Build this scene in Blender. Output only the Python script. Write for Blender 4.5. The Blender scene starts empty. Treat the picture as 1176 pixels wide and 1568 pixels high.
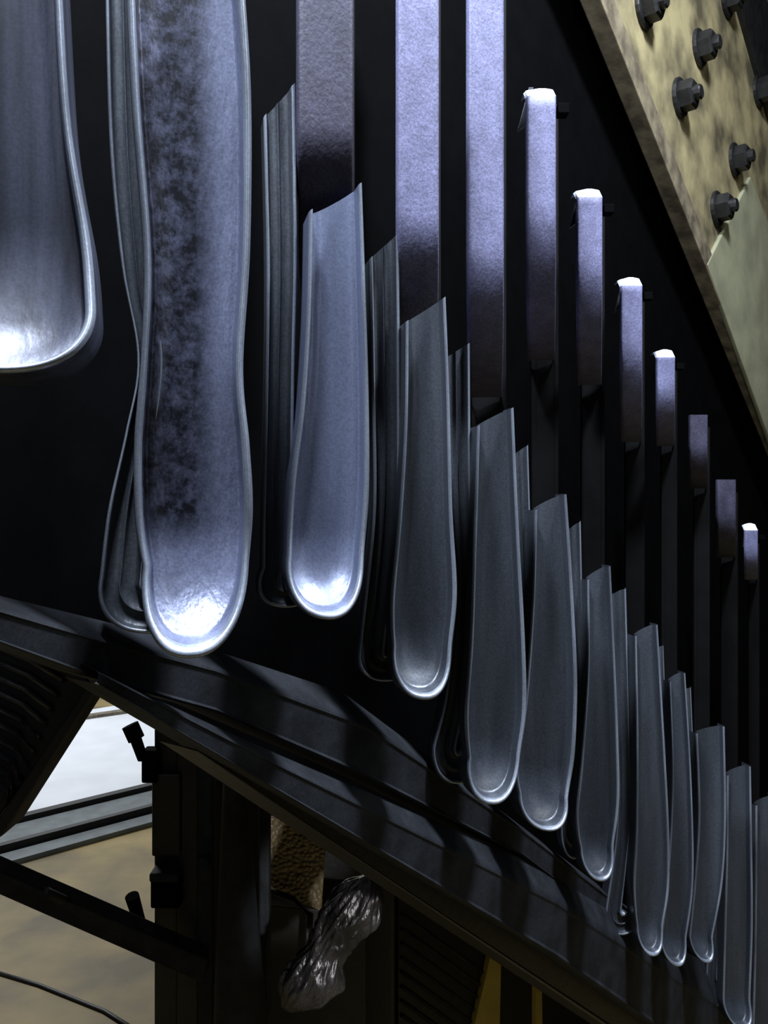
import bpy, bmesh, math, random
from mathutils import Vector, noise
random.seed(4)
F=1300.0; CX=588.0; CY=784.0; H=2.0
def P(x,y,z): return Vector(((x-CX)/F*z, z, H-(y-CY)/F*z))
D=Vector((0.8015,1.0,-0.7815))
NR=Vector((1,-0.8015,0)).normalized()      # normal of the row plane
def rowpt(x,y,c):
    tx=(x-CX)/F
    return P(x,y,c/(tx-0.8015))

# ---------- materials ----------
def mat(name,col,rough=0.5,metal=0.0,nscale=20,namt=0.3,bump=0.1,stretch=(1,1,1),col2=None,bscale=None,spec=0.5,blot=0.0,grain=0.0):
    m=bpy.data.materials.new(name); m.use_nodes=True
    nt=m.node_tree; N=nt.nodes; L=nt.links
    b=N['Principled BSDF']
    tc=N.new('ShaderNodeTexCoord'); mp=N.new('ShaderNodeMapping'); mp.inputs['Scale'].default_value=stretch
    L.new(tc.outputs['Object'],mp.inputs['Vector'])
    n=N.new('ShaderNodeTexNoise'); n.inputs['Scale'].default_value=nscale; n.inputs['Detail'].default_value=6
    L.new(mp.outputs[0],n.inputs['Vector'])
    r=N.new('ShaderNodeValToRGB')
    c2=col2 if col2 else tuple(c*(1-namt) for c in col)
    r.color_ramp.elements[0].position=0.35; r.color_ramp.elements[0].color=(*c2,1)
    r.color_ramp.elements[1].position=0.65; r.color_ramp.elements[1].color=(*col,1)
    L.new(n.outputs['Fac'],r.inputs['Fac'])
    out=r.outputs[0]
    if grain>0:
        n4=N.new('ShaderNodeTexNoise'); n4.inputs['Scale'].default_value=420; n4.inputs['Detail'].default_value=3
        L.new(tc.outputs['Object'],n4.inputs['Vector'])
        r4=N.new('ShaderNodeValToRGB'); r4.color_ramp.elements[0].position=.35; r4.color_ramp.elements[0].color=(1-grain,)*3+(1,)
        r4.color_ramp.elements[1].position=.65; r4.color_ramp.elements[1].color=(1,1,1,1)
        L.new(n4.outputs['Fac'],r4.inputs['Fac'])
        mg=N.new('ShaderNodeMixRGB'); mg.blend_type='MULTIPLY'; mg.inputs[0].default_value=1
        L.new(out,mg.inputs[1]); L.new(r4.outputs[0],mg.inputs[2]); out=mg.outputs[0]
    if blot>0:
        n3=N.new('ShaderNodeTexNoise'); n3.inputs['Scale'].default_value=65; n3.inputs['Detail'].default_value=8; n3.inputs['Roughness'].default_value=.75
        L.new(tc.outputs['Object'],n3.inputs['Vector'])
        r3=N.new('ShaderNodeValToRGB'); r3.color_ramp.elements[0].position=.42; r3.color_ramp.elements[0].color=(1-blot,)*3+(1,)
        r3.color_ramp.elements[1].position=.64; r3.color_ramp.elements[1].color=(.6,.58,.6,1)
        L.new(n3.outputs['Fac'],r3.inputs['Fac'])
        sx=N.new('ShaderNodeSeparateXYZ'); L.new(tc.outputs['Object'],sx.inputs[0])
        mr=N.new('ShaderNodeMapRange'); mr.inputs['From Min'].default_value=-.163; mr.inputs['From Max'].default_value=-.145
        mr.inputs['To Min'].default_value=1; mr.inputs['To Max'].default_value=.08
        L.new(sx.outputs['X'],mr.inputs['Value'])
        mz=N.new('ShaderNodeMapRange'); mz.inputs['From Min'].default_value=1.965; mz.inputs['From Max'].default_value=2.0
        L.new(sx.outputs['Z'],mz.inputs['Value'])
        mm=N.new('ShaderNodeMath'); mm.operation='MULTIPLY'; L.new(mr.outputs[0],mm.inputs[0]); L.new(mz.outputs[0],mm.inputs[1])
        mx=N.new('ShaderNodeMixRGB'); mx.blend_type='MULTIPLY'
        L.new(mm.outputs[0],mx.inputs[0]); L.new(out,mx.inputs[1]); L.new(r3.outputs[0],mx.inputs[2]); out=mx.outputs[0]
    L.new(out,b.inputs['Base Color'])
    b.inputs['Roughness'].default_value=rough; b.inputs['Metallic'].default_value=metal
    b.inputs['Specular IOR Level'].default_value=spec
    n2=N.new('ShaderNodeTexNoise'); n2.inputs['Scale'].default_value=bscale or nscale*4; n2.inputs['Detail'].default_value=4
    L.new(mp.outputs[0],n2.inputs['Vector'])
    bp=N.new('ShaderNodeBump'); bp.inputs['Strength'].default_value=bump; bp.inputs['Distance'].default_value=0.003
    L.new(n2.outputs['Fac'],bp.inputs['Height']); L.new(bp.outputs[0],b.inputs['Normal'])
    return m
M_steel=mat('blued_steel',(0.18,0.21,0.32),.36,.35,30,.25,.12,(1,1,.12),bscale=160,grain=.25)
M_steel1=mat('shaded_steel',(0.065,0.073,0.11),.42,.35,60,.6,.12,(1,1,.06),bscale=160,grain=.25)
M_steelb=mat('pitted_steel',(0.19,0.215,0.33),.36,.35,30,.25,.3,(1,1,.3),bscale=150,blot=.94,grain=.3)
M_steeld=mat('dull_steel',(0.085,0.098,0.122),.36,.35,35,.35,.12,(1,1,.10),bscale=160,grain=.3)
M_wing=mat('dark_steel',(0.085,0.098,0.12),.42,.35,40,.5,.3,(1,1,.15),bscale=150,grain=.35)
M_edge=mat('rim_highlight_steel',(0.38,0.43,0.52),.3,.5,40,.45,.1,(1,1,.2),bscale=150,grain=.2)  # highlight lines along the rims, put into the colour as brighter steel
M_strip=mat('violet_steel',(0.18,0.185,0.32),.55,.0,60,.25,.2,(1,1,.7),bscale=260,grain=.4,spec=.3)
M_stripd=mat('violet_steel_shaded',(0.06,0.058,0.095),.55,.0,60,.3,.2,(1,1,.7),bscale=260,grain=.4,spec=.3)  # same violet steel darkened: shade on the dim strips is in the colour
M_black=mat('black_paint',(0.0015,0.0015,0.0018),.8,0,20,.3,.1,spec=.02)
M_strap=mat('shade_black_strap',(0.004,0.004,0.0045),.7,0,20,.3,.1,spec=.08)  # near-black because the shadow across the strips is painted into it
M_rail=mat('rail_paint',(0.030,0.034,0.042),.7,.0,25,.5,.2,bscale=90,grain=.3,spec=.18)
M_iron=mat('oily_iron',(0.016,0.015,0.015),.5,.2,25,.4,.3,bscale=60)
M_beige=mat('beige_paint',(0.31,0.265,0.14),.5,0,9,.3,.15,col2=(0.075,0.064,0.038),bscale=80)
M_sage=mat('sage_paint',(0.28,0.28,0.18),.5,0,9,.3,.12,bscale=80)
M_brown=mat('worn_edge_paint',(0.20,0.17,0.11),.5,0,25,.4,.2,col2=(0.08,0.065,0.045))
M_nut=mat('greasy_nut',(0.03,0.03,0.03),.35,.5,30,.4,.2)
M_white=mat('white_floor_paint',(0.75,0.78,0.84),.6,0,3,.1,.05)
M_whitew=mat('white_wall_paint',(0.8,0.82,0.85),.7,0,3,.05,.05)
M_floor=mat('stained_concrete',(0.33,0.245,0.09),.6,0,2.2,.3,.2,col2=(0.13,0.10,0.042),bscale=40)
M_kerb=mat('grey_kerb_metal',(0.14,0.16,0.17),.5,.3,12,.3,.1)
M_wall=mat('dark_wall_plaster',(0.03,0.03,0.035),.8,0,5,.3,.1)
M_yellow=mat('yellow_paint',(0.65,0.50,0.12),.5,0,12,.2,.1)
M_plastic=mat('dark_plastic_film',(0.075,0.07,0.075),.28,.5,14,.9,1.0,(1,1,.35),bscale=120,grain=.5)
M_rib=mat('rib_rubber',(0.05,0.052,0.058),.4,.1,40,.5,.3)
M_cap=mat('white_glint_steel',(0.7,0.75,0.88),.5,.0,50,.1,.1)  # near-white so the glint on the strip tops is in the colour
M_mesh=mat('pimpled_tan_panel',(0.22,0.17,0.10),.45,.2,20,.3,.0)
nt=M_mesh.node_tree; v=nt.nodes.new('ShaderNodeTexVoronoi'); v.inputs['Scale'].default_value=110
tc=nt.nodes.new('ShaderNodeTexCoord'); nt.links.new(tc.outputs['Object'],v.inputs['Vector'])
bp=nt.nodes.new('ShaderNodeBump'); bp.inputs['Strength'].default_value=1; bp.inputs['Distance'].default_value=.006; bp.invert=True
nt.links.new(v.outputs['Distance'],bp.inputs['Height']); nt.links.new(bp.outputs[0],nt.nodes['Principled BSDF'].inputs['Normal'])

# ---------- mesh accumulator ----------
class Acc:
    def __init__(s,name,mats): s.bm=bmesh.new(); s.name=name; s.mats=mats
    def grid(s,rows,mi=0,smooth=True,close=False,colmi=None):
        vs=[[s.bm.verts.new(p) for p in r] for r in rows]
        for i in range(len(vs)-1):
            n=len(vs[i])
            for j in range(n if close else n-1):
                try:
                    f=s.bm.faces.new((vs[i][j],vs[i][(j+1)%n],vs[i+1][(j+1)%n],vs[i+1][j])); f.material_index=(colmi or {}).get(j,mi); f.smooth=smooth
                except ValueError: pass
        return vs
    def hexa(s,p,mi=0,bev=0.0):
        b=bmesh.new(); v=[b.verts.new(q) for q in p]
        for idx in ((0,1,2,3),(7,6,5,4),(0,4,5,1),(1,5,6,2),(2,6,7,3),(3,7,4,0)): b.faces.new([v[i] for i in idx])
        bmesh.ops.recalc_face_normals(b,faces=b.faces)
        if bev>0: bmesh.ops.bevel(b,geom=list(b.edges),offset=bev,segments=2,profile=.5,affect='EDGES')
        for f in b.faces: f.material_index=mi
        me=bpy.data.meshes.new('t'); b.to_mesh(me); b.free(); s.bm.from_mesh(me); bpy.data.meshes.remove(me)
    def quadbox(s,pts,back,mi=0,bev=0.0):
        s.hexa([Vector(p) for p in pts]+[Vector(p)+back for p in pts],mi,bev)
    def pbox(s,x0,y0,x1,y1,z,dep,mi=0,bev=0.004):
        s.quadbox([P(x0,y0,z),P(x1,y0,z),P(x1,y1,z),P(x0,y1,z)],Vector((0,dep,0)),mi,bev)
    def tube(s,pts,rad,mi=0,n=12,smooth=True):
        rows=[]
        for i,p in enumerate(pts):
            a=pts[max(i-1,0)]; b=pts[min(i+1,len(pts)-1)]; d=(b-a).normalized()
            u=d.orthogonal().normalized(); 
            w=d.cross(u); r=rad[i] if isinstance(rad,(list,tuple)) else rad
            rows.append([p+(u*math.cos(2*math.pi*k/n)+w*math.sin(2*math.pi*k/n))*r for k in range(n)])
        vs=s.grid(rows,mi,smooth,True)
        for e in (vs[0],vs[-1]):
            f=s.bm.faces.new(e); f.material_index=mi
    def done(s,merge=1e-5):
        bmesh.ops.remove_doubles(s.bm,verts=s.bm.verts,dist=merge)
        bmesh.ops.recalc_face_normals(s.bm,faces=s.bm.faces)
        me=bpy.data.meshes.new(s.name); s.bm.to_mesh(me); s.bm.free()
        for m in s.mats: me.materials.append(m)
        o=bpy.data.objects.new(s.name,me); bpy.context.collection.objects.link(o); return o

def resamp(pl,n,linear=False):
    out=[]; m=len(pl)-1
    for i in range(n):
        t=i/(n-1)*m; k=min(int(t),m-1); f=t-k
        p0=pl[max(k-1,0)];p1=pl[k];p2=pl[k+1];p3=pl[min(k+2,m)]
        q=[]
        for a,b,c,d in zip(p0,p1,p2,p3):
            if linear: q.append(b+(c-b)*f)
            else: q.append(.5*((2*b)+(-a+c)*f+(2*a-5*b+4*c-d)*f*f+(-a+3*b-3*c+d)*f**3))
        out.append(tuple(q))
    return out
PROF_T=[(0,-1.1),(0,-.22),(.015,-.10),(.04,-.03),(.07,0),(.10,0),(.13,-.03),(.15,-.10),(.165,-.25),(.18,-.44),(.20,-.50),(.24,-.51),(.30,-.52),(.38,-.55),(.48,-.59),(.6,-.62),(.75,-.64),(.88,-.65),(1,-.65)]
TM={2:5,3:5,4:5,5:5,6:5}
PROF_W=[(0,-1.0),(0,-.14),(.02,-.04),(.06,0),(.09,-.03),(.11,-.18),(.14,-.24),(.22,-.26),(.36,-.26),(.39,-.18),(.41,-.15),(.43,-.18),(.46,-.26),(.68,-.24),(.72,-.2),(.76,-.04),(.79,.03),(.84,.03),(.89,-.02),(.92,-.3),(1,-.5)]
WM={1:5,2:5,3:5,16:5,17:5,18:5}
KS=0.25; NB=Vector((KS,-1,0)).normalized()
def ushell(acc,L,R,bot,z,mi,prof,w0=0.0,n=44,m=34,dscale=1.0,curl=0.0,clen=2.2,colmi=None,half_only=False):
    Ls=resamp(L,n); Rs=resamp(R,n)
    c=((Ls[-1][0]+Rs[-1][0])/2,(Ls[-1][1]+Rs[-1][1])/2)
    hx=((Rs[-1][0]-Ls[-1][0])/2,(Rs[-1][1]-Ls[-1][1])/2); bx=(bot[0]-c[0],bot[1]-c[1])
    xc=(L[0][0]+R[0][0])/2
    out=[];cen=[]
    for a,b in zip(Ls,Rs): out.append(a); cen.append(((a[0]+b[0])/2,(a[1]+b[1])/2))
    for i in range(1,m):
        th=math.pi*(1-i/m); cs=math.cos(th); sn=math.sin(th)
        cs=math.copysign(abs(cs)**.88,cs); sn=sn**.88
        out.append((c[0]+cs*hx[0]+sn*bx[0],c[1]+cs*hx[1]+sn*bx[1])); cen.append(c)
    if not half_only:
        for a,b in reversed(list(zip(Ls,Rs))): out.append(b); cen.append(((a[0]+b[0])/2,(a[1]+b[1])/2))
    hp=abs(Rs[-4][0]-Ls[-4][0])/2
    half=hp/F*z
    rows=[]
    for o,ce in zip(out,cen):
        row=[]
        for sfr,w in prof:
            x=o[0]+(ce[0]-o[0])*sfr; y=o[1]+(ce[1]-o[1])*sfr
            zz=z*(1+KS*(x-xc)/F)
            q=max(0,(y-(bot[1]-clen*hp))/(clen*hp))
            row.append(P(x,y,zz)+NB*(w*half*dscale+w0+curl*half*(q**2.0)))
        rows.append(row)
    acc.grid(rows,mi,colmi=colmi)
def strip(acc,xl,xr,yt,yb,ye,z,mi,w0=-.012,cap=False):
    # bar whose lower end is curled back to build the fade to black into the shape; shade-coloured strap below
    rows=[]; xc=(xl+xr)/2; wd=(xr-xl)/F*z; s_=wd*F/z/45; ph=13*s_*2.2
    prof=[(0,-.6),(0,-.10),(.04,-.03),(.10,0),(.3,-.02),(.5,-.03),(.7,-.02),(.9,0),(.96,-.03),(1,-.10),(1,-.6)]
    ln=min(yb-yt,330)*.6
    dirb=Vector(((xc-CX)/F,1,0))
    y0=yt+(ph if cap else 0)
    ys=[(y0+(yb-ln-y0)*i/8,0) for i in range(8)]
    dmax=min(ln/F*z*1.5,.22)
    for i in range(25):
        an=i/24*math.pi/2
        ys.append((yb-ln+ln*math.sin(an),dmax*(1-math.cos(an))))
    for y,back in ys:
        row=[]
        for s,w in prof:
            zz=z*(1+KS*(xl+(xr-xl)*s-xc)/F)
            row.append(P(xl+(xr-xl)*s,y,zz)+NB*(w*wd*.4+w0)+dirb*back)
        rows.append(row)
    acc.grid(rows,mi)
    # strap standing for the shadowed run of the bar
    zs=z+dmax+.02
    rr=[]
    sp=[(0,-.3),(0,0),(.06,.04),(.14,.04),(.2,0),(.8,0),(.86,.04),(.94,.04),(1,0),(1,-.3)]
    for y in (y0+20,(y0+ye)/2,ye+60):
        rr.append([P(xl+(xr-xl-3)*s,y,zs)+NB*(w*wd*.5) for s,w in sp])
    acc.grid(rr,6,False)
    if cap:
        low=[Vector(p) for p in rows[0]]
        hi=[]
        for (s,w),p in zip(prof,low):
            hgt=ph*(.95-abs(s-.6)*.55)/F*z
            hi.append(p+Vector((0,hgt*1.1,hgt)))
        acc.grid([low,hi,[p+Vector((0,.02,-.002)) for p in hi]],3,False)
        acc.pbox(xr-4,yt+46*s_,xr+14*s_,yt+62*s_,z+.05,.02,2,.001)
        acc.quadbox([P(xl-4,yt+22*s_,z+.03),P(xl+3,yt+22*s_,z+.03),P(xl+3,yt+70*s_,z+.03),P(xl-22*s_,yt+90*s_,z+.03)],Vector((0,.01,0)),1,.0005)

def zof(xb): return .7*1340/(1630-xb)
B=[
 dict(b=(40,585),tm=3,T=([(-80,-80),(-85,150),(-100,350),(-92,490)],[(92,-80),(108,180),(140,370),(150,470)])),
 dict(b=(290,997),tm=1,cu=1.0,T=([(190,-80),(200,150),(219,390),(214,550),(204,680),(206,800),(218,870)],[(372,-80),(386,130),(385,370),(374,560),(384,680),(389,780),(382,865)]),
      W=([(158,-80),(165,200),(184,400),(209,545),(190,660),(163,780),(150,885)],[(290,-80),(300,200),(300,400),(300,545),(300,660),(310,780),(310,900)]),wb=(215,972)),
 dict(b=(487,943),tm=0,cu=.95,T=([(474,322),(470,480),(460,620),(444,740),(438,850)],[(556,278),(562,450),(567,620),(567,760),(557,865)]),
      W=([(406,168),(411,400),(409,600),(405,780),(404,870)],[(516,50),(516,330),(510,500),(510,760),(510,880)]),wb=(432,932),S=(459,546,-80,380),sm=1),
 dict(b=(637,1066),tm=2,T=([(622,492),(620,650),(610,800),(598,920),(600,990)],[(684,453),(690,600),(695,780),(702,910),(692,1000)]),
      W=([(571,390),(575,600),(577,780),(563,920),(553,1000)],[(672,300),(670,500),(665,700),(655,900),(645,1000)]),wb=(592,1046),S=(614,678,-80,520)),
 dict(b=(742,1224),tm=2,T=([(732,652),(726,820),(720,980),(712,1090),(716,1160)],[(788,623),(796,800),(806,980),(808,1090),(796,1165)]),
      W=([(688,545),(692,740),(702,900),(690,1060),(668,1150)],[(772,492),(770,700),(765,900),(762,1050),(750,1150)]),wb=(705,1204),S=(723,778,-80,570)),
 dict(b=(826,1264),tm=2,T=([(820,781),(815,930),(803,1080),(789,1170),(792,1215)],[(869,756),(879,900),(886,1040),(882,1160),(868,1222)]),
      W=([(793,696),(800,880),(803,1000),(795,1100),(788,1180)],[(843,660),(846,850),(850,1000),(840,1100),(830,1180)]),wb=(805,1240),S=(814,858,112,505),cap=1),
 dict(b=(912,1343),tm=2,T=([(900,888),(900,1030),(890,1170),(882,1250),(888,1300)],[(936,866),(944,1030),(949,1150),(950,1230),(940,1300)]),
      W=([(872,816),(880,980),(888,1100),(878,1200),(866,1270)],[(926,775),(925,980),(925,1100),(920,1200),(910,1270)]),wb=(885,1320),S=(891,929,273,555),cap=1),
 dict(b=(993,1458),tm=2,T=([(973,974),(975,1120),(974,1270),(970,1360),(975,1420)],[(1008,956),(1018,1120),(1026,1270),(1026,1360),(1016,1420)]),
      W=([(939,915),(948,1100),(952,1250),(945,1330),(934,1400)],[(998,885),(998,1100),(998,1250),(992,1330),(988,1400)]),wb=(955,1436),S=(958,990,414,660),cap=1),
 dict(b=(1030,1474),tm=2,T=([(1026,1044),(1030,1200),(1022,1350),(1012,1435)],[(1050,1030),(1060,1200),(1063,1350),(1052,1438)]),
      W=([(1009,998),(1014,1150),(1010,1300),(1000,1400)],[(1040,980),(1042,1150),(1040,1300),(1035,1400)]),wb=(1015,1440),S=(1013,1040,528,672),cap=1),
 dict(b=(1075,1469),tm=2,T=([(1066,1123),(1070,1250),(1064,1350),(1056,1435)],[(1111,1112),(1113,1250),(1108,1350),(1092,1438)]),
      W=([(1049,1064),(1056,1200),(1056,1300),(1050,1400)],[(1084,1042),(1087,1200),(1085,1300),(1080,1400)]),wb=(1060,1440),S=(1063,1090,634,745),sm=1),
 dict(b=(1130,1570),tm=2,T=([(1114,1188),(1113,1300),(1110,1420),(1107,1535)],[(1151,1173),(1153,1300),(1154,1420),(1150,1537)]),
      W=([(1092,1142),(1098,1300),(1094,1400),(1088,1500)],[(1134,1118),(1134,1300),(1130,1400),(1125,1500)]),wb=(1105,1545),S=(1105,1133,734,860),sm=1),
 dict(b=(1178,1640),tm=2,T=([(1158,1234),(1157,1400),(1155,1500),(1152,1600)],[(1192,1220),(1196,1400),(1198,1500),(1196,1600)]),S=(1147,1166,800,895),cap=1),
 dict(b=(1222,1690),tm=2,T=([(1200,1275),(1200,1400),(1200,1500),(1200,1650)],[(1232,1265),(1238,1400),(1240,1500),(1238,1650)])),
]
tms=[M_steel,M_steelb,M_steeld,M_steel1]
for i,b in enumerate(B):
    z=zof(b['b'][0])
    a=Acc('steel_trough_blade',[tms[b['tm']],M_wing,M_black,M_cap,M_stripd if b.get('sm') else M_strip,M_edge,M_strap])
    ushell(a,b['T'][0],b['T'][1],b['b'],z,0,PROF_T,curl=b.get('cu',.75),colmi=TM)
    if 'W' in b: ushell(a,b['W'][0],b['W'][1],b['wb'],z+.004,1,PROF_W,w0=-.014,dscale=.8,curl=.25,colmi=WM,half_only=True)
    if 'S' in b:
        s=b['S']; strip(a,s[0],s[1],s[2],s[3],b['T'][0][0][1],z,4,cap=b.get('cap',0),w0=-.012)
    a.done()

# ---------- housing panel behind row ----------
c0=-1.02
a=Acc('black_machine_housing',[M_black])
def rowslab(acc,x0,yt0,yb0,x1,yt1,yb1,c,th,mi=0,bev=0):
    acc.quadbox([rowpt(x0,yt0,c),rowpt(x1,yt1,c),rowpt(x1,yb1,c),rowpt(x0,yb0,c)],-NR*th,mi,bev)
rowslab(a,-120,-700,880,1320,-900,1690,c0,.05)
a.done()

# ---------- painted flange with bolts ----------
cb=-.93
a=Acc('bolted_flange_beam',[M_beige,M_brown,M_nut,M_sage])
def strip_d(acc,pA,pB,c,th,mi,bev=0):
    p1=rowpt(*pA,c); p2=rowpt(*pB,c); s=-0.35; e=1.6
    acc.quadbox([p1+D*s,p1+D*e,p2+D*e,p2+D*s],-NR*th,mi,bev)
strip_d(a,(925,0),(1420,0),cb,.03,0)
strip_d(a,(920,0),(942,0),cb+.012,.04,1,.003)
strip_d(a,(1132,0),(1175,0),cb+.02,.04,2,.002)
def hexnut(acc,x,y,c,r,mi=2):
    o=rowpt(x,y,c); u=Vector((-NR.y,NR.x,0)); v=Vector((0,0,1))
    def ring(rr,h,n,ph=0): return [o+NR*h+(u*math.cos(2*math.pi*k/n+ph)+v*math.sin(2*math.pi*k/n+ph))*rr for k in range(n)]
    def stack(rs,n):
        vs=acc.grid([ring(rr,h,n) for rr,h in rs],mi,False,True)
        f=acc.bm.faces.new(vs[-1]); f.material_index=mi
    stack([(r*1.3,0),(r*1.3,r*.15),(r*1.22,r*.22)],20)
    stack([(r,r*.2),(r,r*.95),(r*.86,r*1.1)],6)
    stack([(r*.5,r*1.0),(r*.5,r*1.4),(r*.42,r*1.5)],12)
for (x,y) in [(985,12),(1040,150),(1097,320),(1070,74),(1124,245),(1160,140),(1112,0)]:
    hexnut(a,x,y,cb+.002,.036)
a.quadbox([rowpt(1150,270,cb+.014),rowpt(1260,560,cb+.014),rowpt(1260,900,cb+.014),rowpt(1083,405,cb+.014)],-NR*.012,3,.004)
a.done()

# ---------- rails ----------
def fascia(name,pl,c,m,dep=.05):
    a=Acc(name,[m])
    prof=[(0,-1.4),(0,-.8),(.03,-.72),(.30,-.06),(.34,0),(.38,.03),(.42,0),(.93,-.02),(.97,.06),(1,0),(1,-1.4)]
    rows=[]
    for x,t,b in resamp(pl,(len(pl)-1)*8+1,True):
        rows.append([rowpt(x,t+(b-t)*s,c)+NR*(w*dep) for s,w in prof])
    a.grid(rows,0,False)
    return a.done()
fascia('upper_support_rail',[(-150,870,935),(0,908,985),(150,945,1040),(330,990,1090),(560,1066,1190),(800,1250,1310),(1050,1445,1500),(1300,1640,1700)],-.80,M_rail,.045)
fascia('lower_support_rail',[(150,1020,1048),(410,1142,1202),(850,1332,1465),(1300,1600,1780)],-.77,M_rail,.035)
fascia('machine_base_rail',[(300,1120,1150),(560,1262,1325),(1000,1490,1620),(1300,1700,1850)],-.81,M_iron,.04)

# ---------- ribbed guard at left ----------
a=Acc('ribbed_brush_guard',[M_iron,M_rib])
zz=.95
a.quadbox([P(-60,925,zz),P(112,985,zz),P(140,1055,zz),P(-60,1330,zz)],Vector((0,.03,0)),0,.002)
for i in range(15):
    y0=915+i*22; 
    xr=96-(max(0,i-4))*9
    if xr<10: break
    a.tube([P(-60,y0-34,zz-.004),P(xr*.5,y0+8,zz-.006),P(xr,y0+38,zz-.004)],.0035,1,8)
a.quadbox([P(132,1052,zz-.02),P(148,1056,zz-.02),P(6,1278,zz-.02),P(-40,1310,zz-.02)],Vector((0,.05,0)),0,.002)
a.done()

# ---------- column with clamps ----------
zc=1.75
a=Acc('clamp_column',[M_iron,M_rail,M_black])
def col(x0,x1,yt,z,dep,mi=0):
    p0=P(x0,yt,z);p1=P(x1,yt,z)
    a.quadbox([p0,p1,Vector((p1.x,p1.y,0)),Vector((p0.x,p0.y,0))],Vector((0,dep,0)),mi,.004)
col(236,272,1090,zc,.05); col(270,304,1105,zc-.01,.06,0); col(302,324,1150,zc-.03,.03,1)
a.pbox(228,1090,282,1106,zc-.03,.06,1); a.pbox(232,1185,276,1312,zc-.02,.06,0)
a.pbox(230,1345,275,1392,zc-.04,.06,2); a.pbox(228,1338,272,1352,zc-.05,.06,1)
a.tube([P(203,1118,zc-.04),P(218,1160,zc-.03),P(240,1170,zc)],[.012,.011,.009],2)
a.tube([P(199,1110,zc-.04),P(209,1132,zc-.04)],.017,2)
a.pbox(216,1150,240,1200,zc-.03,.04,2)
a.tube([P(202,1372,zc-.06),P(214,1412,zc-.04),P(236,1420,zc)],[.014,.012,.009],2)
a.tube([P(310,1310,zc-.05),P(316,1345,zc-.05)],.012,1)
a.done()
a=Acc('tapered_machine_leg',[M_iron,M_rail])
z1=1.55
rows=[]
for t in range(14):
    q=t/13; y=1150+q*900
    xl=345-8*math.sin(q*3)-22*q; xr=372+ (38*min(1,q*2.2))
    b=[]
    for k in range(16):
        an=2*math.pi*k/16
        b.append(P((xl+xr)/2+(xr-xl)/2*math.cos(an),y,z1)+Vector((0,.04*math.sin(an),0)))
    for p_ in b: p_.z=max(p_.z,0)
    rows.append(b)
a.grid(rows,1,True,True)
a.pbox(396,1185,412,1560,z1+.04,.03,1)
a.done()
a=Acc('dark_backing_slab',[M_iron])  # added slab that keeps the area behind the legs dark
p0=P(318,1150,2.0); p1=P(605,1150,2.0)
a.quadbox([p0,p1,Vector((p1.x,p1.y,0)),Vector((p0.x,p0.y,0))],Vector((0,.15,0)),0,.01)
a.done()
a=Acc('pimpled_panel',[M_mesh,M_iron])
a.quadbox([P(412,1250,1.75),P(500,1268,1.75),P(492,1395,1.75),P(412,1365,1.75)],Vector((0,.02,0)),0,.002)
a.tube([P(410,1362,1.73),P(450,1378,1.73),P(475,1400,1.73),P(470,1480,1.73)],.007,1)
a.quadbox([P(408,1385,1.8),P(560,1400,1.8),P(560,1960,1.8),P(408,1960,1.8)],Vector((0,.03,0)),1,.003)
a.done()

a=Acc('diagonal_steel_bar',[M_rail])
a.quadbox([P(-30,1322,1.45),P(318,1470,1.70),P(308,1506,1.70),P(-30,1358,1.45)],Vector((0.0,.03,0.012)),0,.003)
a.tube([P(70,1365,1.5),P(98,1378,1.52)],.008,0)
a.done()
# ---------- glossy wrapped bundle ----------
a=Acc('crumpled_plastic_bundle',[M_plastic])
rows=[]; n=96
path=[(570,1342,10),(556,1368,32),(538,1400,40),(514,1432,34),(500,1458,30),(484,1490,40),(464,1520,36),(442,1545,12)]
zb=1.45
rs=resamp(path,140)
for i,(x,y,r) in enumerate(rs):
    row=[]
    for k in range(n):
        an=2*math.pi*k/n
        nv=Vector((math.cos(an)*3,math.sin(an)*3,i*.035))
        d=1+.30*(abs(noise.noise(nv))-.2)+.12*noise.noise(nv*2.7)+.05*noise.noise(Vector((math.cos(an)*9,math.sin(an)*9,i*.12)))
        rr=max(r,4)*d
        c=P(x,y,zb); q=rr/F*zb
        row.append(c+Vector((math.cos(an)*q*.95,math.sin(an)*q*.6,math.cos(an)*-q*.4)))
    rows.append(row)
vs=a.grid(rows,0,True,True)
a.bm.faces.new(vs[0]); a.bm.faces.new(vs[-1])
a.done()

# ---------- dark machine base right with grooves ----------
a=Acc('grooved_machine_base',[M_iron,M_rail,M_yellow])
cc=-1.6
a.quadbox([rowpt(610,1300,cc),rowpt(1100,1500,cc),rowpt(1100,1900,cc),rowpt(610,1900,cc)],-NR*.05,0)
for k in range(12):
    y=1400+k*22
    a.tube([rowpt(615,y,cc+.003),rowpt(740,y+90,cc+.003)],.005,1,6)
a.quadbox([rowpt(757,1440,cc+.02),rowpt(768,1448,cc+.02),rowpt(764,1640,cc+.02),rowpt(715,1620,cc+.02)],-NR*.015,2,.001)
a.quadbox([rowpt(821,1500,cc+.02),rowpt(830,1500,cc+.02),rowpt(832,1680,cc+.02),rowpt(821,1680,cc+.02)],-NR*.015,2,.001)
a.done()

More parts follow.
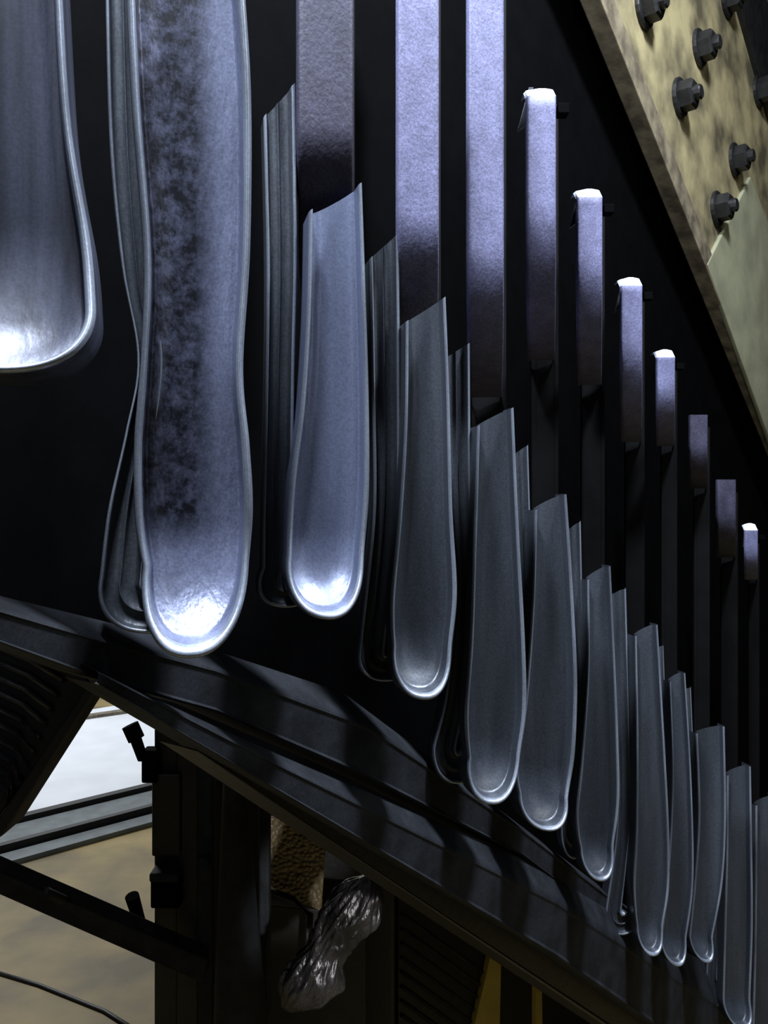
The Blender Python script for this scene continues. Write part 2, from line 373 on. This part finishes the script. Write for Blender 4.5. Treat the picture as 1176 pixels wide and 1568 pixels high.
# ---------- room ----------
def simplebox(name,x0,y0,z0,x1,y1,z1,m):
    a=Acc(name,[m]); 
    a.hexa([Vector((x0,y0,z0)),Vector((x1,y0,z0)),Vector((x1,y0,z1)),Vector((x0,y0,z1)),Vector((x0,y1,z0)),Vector((x1,y1,z0)),Vector((x1,y1,z1)),Vector((x0,y1,z1))])
    return a.done()
simplebox('floor',-7,-3,-.1,7,9.6,0,M_floor)
simplebox('wall_back',-7,9.6,0,7,9.8,5,M_whitew)
simplebox('wall_left',-7.2,-3,0,-7,9.8,5,M_wall)
simplebox('wall_right',7,-3,0,7.2,9.8,5,M_wall)
simplebox('wall_front',-7,-3.2,0,7,-3,5,M_wall)
simplebox('ceiling',-7,-3,5,7,9.8,5.1,M_wall)
simplebox('baseboard_back',-7,9.57,0,7,9.6,.12,M_brown)
def fl(x,y,h=0):
    z=(H-h)*F/(y-CY); return P(x,y,z)
A0=fl(15,1266);A1=fl(232,1212); dd=(A1-A0).normalized()
nn=Vector((-dd.y,dd.x,0))
s0=A0-dd*1.5; s1=A0+dd*3.2
a=Acc('white_floor_platform',[M_white])
a.hexa([s0,s1,s1+nn*2.6,s0+nn*2.6]+[q+Vector((0,0,.03)) for q in (s0,s1,s1+nn*2.6,s0+nn*2.6)])
a.done()
a=Acc('metal_guide_strip',[M_kerb,M_brown])
B0=fl(90,1113); B1=fl(245,1090); 
a.hexa([B0,B1,B1+Vector((0,.12,0)),B0+Vector((0,.12,0))]+[q+Vector((0,0,.06)) for q in (B0,B1,B1+Vector((0,.12,0)),B0+Vector((0,.12,0)))],1)
a.done()
a=Acc('metal_floor_kerb',[M_kerb,M_iron])
for off,w,h,mi in ((-.04,.07,.06,1),(-.36,.30,.03,0),(-.46,.05,.07,1),(-.62,.14,.03,0)):
    q0=s0+nn*off; q1=s1+nn*off
    a.hexa([q0,q1,q1+nn*w,q0+nn*w]+[q+Vector((0,0,h)) for q in (q0,q1,q1+nn*w,q0+nn*w)],mi,.004)
a.done()
a=Acc('floor_cable',[M_iron]); a.tube([fl(-40,1480),fl(60,1510),fl(160,1550),fl(240,1600)],.012,0); a.done()

# ---------- lights ----------
def area(name,loc,tgt,size,en,col,sy=None):
    l=bpy.data.lights.new(name,'AREA'); l.energy=en; l.size=size; l.color=col
    if sy: l.shape='RECTANGLE'; l.size_y=sy
    o=bpy.data.objects.new(name,l); bpy.context.collection.objects.link(o); o.location=loc
    o.rotation_euler=(Vector(tgt)-Vector(loc)).to_track_quat('-Z','Y').to_euler(); return o
area('overhead_work_light',(-.22,.40,3.4),(-.1,.75,1.8),.18,62,(.82,.89,1.0))
area('row_fill_light',(.75,.85,3.8),(.6,1.5,1.5),.22,88,(.80,.87,1.0))  # unseen second overhead source, added for the far blades
area('right_rim_fill',(1.5,.0,2.9),(.2,1.0,2.2),.05,3.6,(.80,.86,1.0),1.4)  # unseen tall strip added on the right for rim highlights
area('left_rim_fill',(-.75,-.35,2.8),(.1,1.0,2.1),.05,2.3,(.80,.86,1.0),1.4)  # matching unseen strip on the left, also added for the rims
area('hall_fill_light',(-3.4,7.4,4.6),(-3.0,7.4,0),1.6,230,(.92,.96,1.0))  # unseen source added to brighten the white platform
area('aisle_fill_light',(-1.6,3.9,4.3),(-1.5,3.9,0),.8,18,(1.0,.90,.62))  # unseen warm fill added over the near floor
area('flange_fill_light',(1.7,.4,3.9),(1.05,1.6,2.7),.4,8,(1.0,.97,.78))  # unseen fill added to lift the painted flange
l=bpy.data.lights.new('bundle_fill_spot','SPOT'); l.energy=16; l.spot_size=.35; l.spot_blend=.6; l.shadow_soft_size=.02  # unseen spot added to put highlights on the bundle
o=bpy.data.objects.new('bundle_fill_spot',l); bpy.context.collection.objects.link(o); o.location=(.12,.75,1.25)
o.rotation_euler=(P(510,1450,1.45)-o.location).to_track_quat('-Z','Y').to_euler()
w=bpy.data.worlds.new('World'); bpy.context.scene.world=w; w.use_nodes=True
w.node_tree.nodes['Background'].inputs[0].default_value=(.5,.6,.9,1); w.node_tree.nodes['Background'].inputs[1].default_value=.03

cam=bpy.data.cameras.new('camera'); co=bpy.data.objects.new('camera',cam); bpy.context.collection.objects.link(co)
co.location=(0,0,H); co.rotation_euler=(math.radians(90),0,0)
cam.sensor_fit='VERTICAL'; cam.sensor_height=36; cam.sensor_width=27; cam.lens=F/1568*36; cam.clip_start=.02
bpy.context.scene.camera=co
bpy.context.scene.view_settings.view_transform='Standard'
